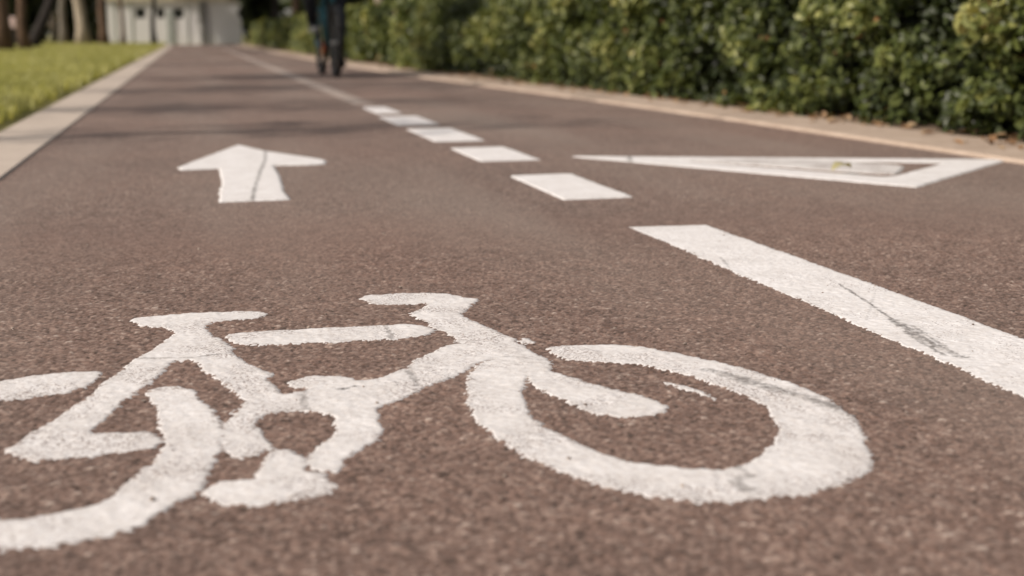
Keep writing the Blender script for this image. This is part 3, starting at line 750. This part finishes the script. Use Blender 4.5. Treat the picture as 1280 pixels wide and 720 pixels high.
# pale pink board on dark legs behind the lawn trunks
Yb = 50; bx_, bz = at_y(20, 28, Yb)
rt = empty('notice_board', (bx_, Yb, 0)); tag(rt, 'pale pink board on a dark stand between the two nearest lawn trunks', 'board')
bm = bmesh.new()
for s in (-1, 1): add_box(bm, (s * .155, 0, bz), (.27, .05, .36))
from_bm('board', bm, M['board'], rt, bevel=.02)
for s in (-1, 1): box('leg', (s * .2, .04, (bz - .1) / 2), (.06, .05, bz - .1), M['black_metal'], rt, bevel=.008)
box('base', (0, .04, .28), (.62, .06, .5), M['black_metal'], rt, bevel=.01)

# pale rail behind the hedge
Yr = 19.0
xa, za = at_y(640, 7, Yr); xb, zb = at_y(722, 4, Yr)
rr = empty('hand_rail', ((xa + xb) / 2, Yr, 0)); tag(rr, 'pale horizontal rail showing above the hedge top', 'rail')
box('top_bar', (0, 0, za), (xb - xa, .06, .05), M['rail'], rr, bevel=.012)
for s in (-1, 0, 1): box('post', (s * (xb - xa) * .46, 0, za / 2 - .03), (.045, .045, za - .06), M['rail'], rr, bevel=.006)

# ------------------------------------------------------------------ the cyclist coming along the far lane
def to_bike(root):
    """local frame: x forward, y to the rider's left, z up"""
    yr, yf = 15.35, 14.32
    A = Vector((at_y(403, 94, yr)[0], yr, 0)); B = Vector((at_y(420.5, 96, yf)[0], yf, 0))
    d = (B - A).normalized(); root.location = (A + B) / 2; root.rotation_euler = (0, 0, math.atan2(d.y, d.x))
def tube_part(name, paths, mat, parent, seg=10):
    bm = bmesh.new()
    for pts, rad in paths: add_tube(bm, pts, rad, seg)
    return from_bm(name, bm, mat, parent, smooth=True)
def bicycle():
    b = empty('bicycle'); to_bike(b); tag(b, 'teal bicycle with a teal mudguard ridden toward us along the hedge lane', 'bicycle')
    for ax in (-.525, .525):
        w = empty('wheel', (ax, 0, .34)); w.parent = b
        bm = bmesh.new()
        def torus(R_, r_, sg=48, ss=10, wy=1.0):
            rings = []
            for i in range(sg):
                a = 2 * math.pi * i / sg
                rings.append([bm.verts.new(((R_ + r_ * math.cos(t)) * math.cos(a), r_ * wy * math.sin(t), (R_ + r_ * math.cos(t)) * math.sin(a))) for t in [2 * math.pi * k / ss for k in range(ss)]])
            for i in range(sg):
                for k in range(ss): bm.faces.new((rings[i][k], rings[(i + 1) % sg][k], rings[(i + 1) % sg][(k + 1) % ss], rings[i][(k + 1) % ss]))
        torus(.318, .026, wy=1.05); from_bm('tyre', bm, M['boot'], w, smooth=True)
        bm = bmesh.new(); torus(.286, .011, wy=1.2); from_bm('rim', bm, M['black_metal'], w, smooth=True)
        bm = bmesh.new()
        for k in range(24):
            a = 2 * math.pi * k / 24; s_ = .03 if k % 2 else -.03
            add_tube(bm, [(0, s_, 0), (.28 * math.cos(a), 0, .28 * math.sin(a))], .0012, 5)
        add_tube(bm, [(0, -.05, 0), (0, .05, 0)], .018, 12)
        from_bm('spokes', bm, M['tag'], w, smooth=True)
    BB = (-.08, 0, .28)
    tube_part('frame', [([BB, (-.24, 0, .84)], .020), ([(-.222, 0, .78), (.345, 0, .84)], .018), ([BB, (.362, 0, .73)], .022), ([(.33, 0, .89), (.372, 0, .72)], .025)] +
              [([(-.09, s * .03, .28), (-.35, s * .06, .31), (-.525, s * .066, .34)], .011) for s in (-1, 1)] + [([(-.225, s * .02, .79), (-.525, s * .064, .345)], .010) for s in (-1, 1)], M['teal'], b)
    tube_part('fork', [([(.372, 0, .725), (.388, s * .045, .69), (.45, s * .056, .52), (.525, s * .056, .34)], [.02, .016, .013, .010]) for s in (-1, 1)], M['black_metal'], b)
    for nm, ax, a0_, a1_ in (('mudguard', -.525, R(10), R(185)), ('mudguard', .525, R(20), R(160))):
        bm = bmesh.new(); prev = None
        for k in range(25):
            a = a0_ + (a1_ - a0_) * k / 24
            row = [bm.verts.new((ax + (.362 - .016 * abs(t) ** 2) * math.cos(a), t * .036, .34 + (.362 - .016 * abs(t) ** 2) * math.sin(a))) for t in (-1, -.5, 0, .5, 1)]
            if prev:
                for p_ in range(4): bm.faces.new((prev[p_], prev[p_ + 1], row[p_ + 1], row[p_]))
            prev = row
        o = from_bm(nm, bm, M['teal'] if ax < 0 else M['black_metal'], b, smooth=True)
        so = o.modifiers.new('thick', 'SOLIDIFY'); so.thickness = .003
    hb = tube_part('handlebar', [([(.33, 0, .89), (.322, 0, 1.0), (.37, 0, 1.03)], .014), ([(.31, -.31, 1.02), (.36, -.2, 1.03), (.37, 0, 1.03), (.36, .2, 1.03), (.31, .31, 1.02)], .0125)], M['black_metal'], b)
    tube_part('grip', [([(.31, -.315, 1.02), (.335, -.2, 1.026)], .017)], M['boot'], hb); tube_part('grip', [([(.31, .315, 1.02), (.335, .2, 1.026)], .017)], M['boot'], hb)
    bm = bmesh.new(); rings = add_tube(bm, [(-.40, 0, .945), (-.34, 0, .95), (-.25, 0, .945), (-.15, 0, .94), (-.12, 0, .935)], [.05, .085, .06, .025, .012], 12)
    for v in bm.verts: v.co.z = .945 + (v.co.z - .945) * .35
    sd_ = from_bm('saddle', bm, M['boot'], b, smooth=True)
    tube_part('seat_post', [([(-.24, 0, .84), (-.268, 0, .93)], .0135)], M['tag'], b)
    bm = bmesh.new(); bmesh.ops.create_cone(bm, cap_ends=True, segments=28, radius1=.075, radius2=.075, depth=.006, matrix=Matrix.Translation((-.08, -.05, .28)) @ Matrix.Rotation(R(90), 4, 'X'))
    add_tube(bm, [(-.08, -.06, .28), (-.08, .06, .28)], .03, 14)
    from_bm('chainring', bm, M['orange'], b)
    for s, dz in ((1, -.17), (-1, .17)):
        c = tube_part('crank', [([(-.08, s * .06, .28), (-.08, s * .075, .28 + dz)], .012)], M['black_metal'], b)
        box('pedal', (-.08, s * .125, .28 + dz), (.09, .09, .022), M['black_metal'], c, bevel=.005)
def cyclist():
    root = empty('person'); to_bike(root)
    tag(root, 'person in dark trousers and jacket riding the teal bicycle, one foot raised', 'person')
    V = {'pel': (-.27, 0, 1.03), 'spine': (-.19, 0, 1.20), 'chest': (-.07, 0, 1.38), 'neck': (.0, 0, 1.50), 'nk2': (.025, 0, 1.56), 'head': (.05, 0, 1.64), 'crown': (.045, 0, 1.725)}
    rad = {'pel': (.14, .12), 'spine': (.12, .10), 'chest': (.145, .11), 'neck': (.06, .06), 'nk2': (.052, .054), 'head': (.078, .09), 'crown': (.06, .07)}
    E_ = [('pel', 'spine'), ('spine', 'chest'), ('chest', 'neck'), ('neck', 'nk2'), ('nk2', 'head'), ('head', 'crown')]
    legs = {1: [(-.26, .09, .98), (-.06, .135, .60), (-.14, .13, .20), (-.0, .13, .145)], -1: [(-.26, -.09, .98), (.12, -.20, .84), (-.14, -.145, .53), (-.0, -.14, .485)]}
    for s in (1, -1):
        p_ = 'l' if s > 0 else 'r'
        for k, q, w in zip(('hip', 'kn', 'an', 'to'), legs[s], (.088, .056, .038, .03)): V[p_ + k] = q; rad[p_ + k] = (w, w)
        E_ += [('pel', p_ + 'hip'), (p_ + 'hip', p_ + 'kn'), (p_ + 'kn', p_ + 'an'), (p_ + 'an', p_ + 'to')]
        V[p_ + 'sh'] = (-.04, s * .17, 1.43); V[p_ + 'el'] = (.12, s * .25, 1.22); V[p_ + 'wr'] = (.29, s * .265, 1.085); V[p_ + 'pa'] = (.325, s * .262, 1.062)
        for k, w in (('sh', .06), ('el', .043), ('wr', .029), ('pa', .032)): rad[p_ + k] = (w, w)
        E_ += [('chest', p_ + 'sh'), (p_ + 'sh', p_ + 'el'), (p_ + 'el', p_ + 'wr'), (p_ + 'wr', p_ + 'pa')]
        for i in range(4):                                   # fingers closed round the grip
            yy = s * (.222 + i * .021); L = (.9, 1, .97, .8)[i if s < 0 else i]
            ks = [f'{p_}f{i}{j}' for j in range(4)]
            for k, q in zip(ks, [(.352, yy, 1.055), (.372, yy, 1.035), (.365, yy, 1.01), (.342, yy, 1.002)]):
                V[k] = (.335 + (q[0] - .335) * L, q[1], q[2]); rad[k] = (.009, .009)
            E_ += [(p_ + 'pa', ks[0]), (ks[0], ks[1]), (ks[1], ks[2]), (ks[2], ks[3])]
        V[p_ + 't0'] = (.318, s * .225, 1.045); V[p_ + 't1'] = (.318, s * .205, 1.015); rad[p_ + 't0'] = rad[p_ + 't1'] = (.010, .010); E_ += [(p_ + 'pa', p_ + 't0'), (p_ + 't0', p_ + 't1')]
    keys = list(V); ix = {k: i for i, k in enumerate(keys)}
    me = bpy.data.meshes.new('body'); me.from_pydata([V[k] for k in keys], [(ix[a], ix[c]) for a, c in E_], [])
    o = bpy.data.objects.new('body', me); link(o, root)
    sk = o.modifiers.new('skin', 'SKIN'); sk.use_smooth_shade = True
    for k, d in zip(keys, me.skin_vertices[0].data): d.radius = rad[k]; d.use_root = (k == 'pel')
    ss = o.modifiers.new('sub', 'SUBSURF'); ss.levels = ss.render_levels = 2
    me.materials.append(M['skin'])
    dg = bpy.context.evaluated_depsgraph_get(); me2 = bpy.data.meshes.new_from_object(o.evaluated_get(dg))
    o.modifiers.clear(); o.data = me2; me2.name = 'body'
    if not me2.materials: me2.materials.append(M['skin'])
    def ball(name, c, r3, mat, seg=12):
        bm = bmesh.new(); bmesh.ops.create_uvsphere(bm, u_segments=seg, v_segments=seg - 2, radius=1, matrix=Matrix.Translation(c) @ Matrix.Diagonal((*r3, 1)))
        return from_bm(name, bm, mat, root, smooth=True)
    ball('nose', (.142, 0, 1.632), (.02, .013, .02), M['skin']); ball('mouth', (.128, 0, 1.592), (.008, .024, .006), M['orange'])
    for s in (-1, 1):
        ball('eye', (.124, s * .031, 1.655), (.010, .013, .009), M['eye']); ball('ear', (.045, s * .083, 1.64), (.02, .011, .032), M['skin'])
    bm = bmesh.new(); bmesh.ops.create_uvsphere(bm, u_segments=20, v_segments=14, radius=1, matrix=Matrix.Translation((.02, 0, 1.685)) @ Matrix.Diagonal((.108, .098, .10, 1)))
    for v in bm.verts:
        if v.co.x > .08 and v.co.z < 1.71: v.co.x = .05
    from_bm('hair', bm, M['hair'], root, smooth=True)
    # jacket: torso and sleeves
    bm = bmesh.new()
    add_tube(bm, [(-.30, 0, .93), (-.27, 0, 1.03), (-.19, 0, 1.20), (-.08, 0, 1.37), (-.02, 0, 1.46), (.0, 0, 1.50)], [.155, .165, .15, .165, .13, .075], 20, ell=(.85, 1.12))
    for s in (-1, 1): add_tube(bm, [(-.06, s * .12, 1.42), (-.04, s * .18, 1.42), (.12, s * .253, 1.22), (.28, s * .266, 1.09)], [.075, .082, .062, .042], 12)
    from_bm('jacket', bm, M['coat'], root, smooth=True)
    bm = bmesh.new()
    add_tube(bm, [(-.31, 0, .90), (-.28, 0, 1.0), (-.26, 0, 1.06)], [.13, .15, .145], 18, ell=(.9, 1.1))
    for s in (1, -1):
        h, k, a, t = [Vector(q) for q in legs[s]]
        add_tube(bm, [h + Vector((-.02, 0, .02)), h.lerp(k, .3), h.lerp(k, .75), k, k.lerp(a, .3) + Vector((-.015, 0, 0)), k.lerp(a, .7), a + Vector((0, 0, .03))], [.10, .10, .075, .068, .068, .055, .05], 14)
    from_bm('trousers', bm, M['coat'], root, smooth=True)
    for s in (1, -1):
        h, k, a, t = [Vector(q) for q in legs[s]]; bm = bmesh.new()
        add_tube(bm, [a + Vector((-.075, 0, -.025)), a + Vector((-.05, 0, -.02)), a + Vector((.01, 0, -.012)), a.lerp(t, .6) + Vector((0, 0, -.012)), t + Vector((.035, 0, -.018)), t + Vector((.085, 0, -.026)), t + Vector((.105, 0, -.028))], [.022, .038, .048, .045, .043, .034, .012], 14)
        add_tube(bm, [a + Vector((0, 0, -.01)), a + Vector((.0, 0, .045))], [.047, .045], 12)
        sh = from_bm('shoe', bm, M['boot'], root, smooth=True)
        bm = bmesh.new(); add_box(bm, (a.x + .085, a.y, a.z - .072), (.25, .078, .022)); from_bm('sole', bm, M['tag'], sh, bevel=.008)
        if s < 0:
            bm = bmesh.new(); bmesh.ops.create_uvsphere(bm, u_segments=12, v_segments=10, radius=1, matrix=Matrix.Translation(t + Vector((.075, 0, -.018))) @ Matrix.Diagonal((.045, .042, .034, 1))); from_bm('toe_cap', bm, M['tag'], sh, smooth=True)
bicycle(); cyclist()

# ------------------------------------------------------------------ light, sky, camera
SUN_EL, to_sun = R(38), Vector((-.93, -.30, 0)).normalized()
w = bpy.data.worlds.new('World'); S.world = w; w.use_nodes = True
nt = w.node_tree; bgn = nt.nodes['Background']
sky = nt.nodes.new('ShaderNodeTexSky'); sky.sky_type = 'NISHITA'; sky.sun_disc = False
sky.sun_elevation = SUN_EL; sky.sun_rotation = math.atan2(to_sun.x, to_sun.y); sky.dust_density = 2.0; sky.air_density = 1.0
nt.links.new(mixc(nt, .7, sky.outputs[0], mixc(nt, 1.0, N(nt, 'ShaderNodeRGBToBW').outputs[0], (1.0, .92, .83), 'MULTIPLY')), bgn.inputs[0])
nt.links.new(sky.outputs[0], [n for n in nt.nodes if n.type == 'RGBTOBW'][0].inputs[0]); bgn.inputs[1].default_value = .12
sd = bpy.data.lights.new('sun', 'SUN'); sd.energy = 3.2; sd.angle = R(.6); sd.color = (1, .905, .81)
so = bpy.data.objects.new('sun', sd); link(so)
so.rotation_euler = (to_sun * math.cos(SUN_EL) + Vector((0, 0, math.sin(SUN_EL)))).to_track_quat('Z', 'Y').to_euler()
so.location = (-10, 10, 20)

cd = bpy.data.cameras.new('camera'); cam = bpy.data.objects.new('camera', cd); link(cam)
cam.location = (0, 0, CAM_H); cam.rotation_euler = (math.pi / 2 - PITCH, 0, -YAW)
cd.sensor_width = 36; cd.lens = FPX / 1280 * 36; cd.clip_start = .05; cd.clip_end = 2000
cd.dof.use_dof = True; cd.dof.focus_distance = 2.1; cd.dof.aperture_fstop = 4.0; cd.dof.aperture_blades = 0
S.camera = cam
S.view_settings.view_transform = 'Standard'; S.view_settings.look = 'None'; S.view_settings.gamma = 1; S.view_settings.use_curve_mapping = False
S.view_settings.exposure = 0.27
S.render.engine = 'CYCLES'
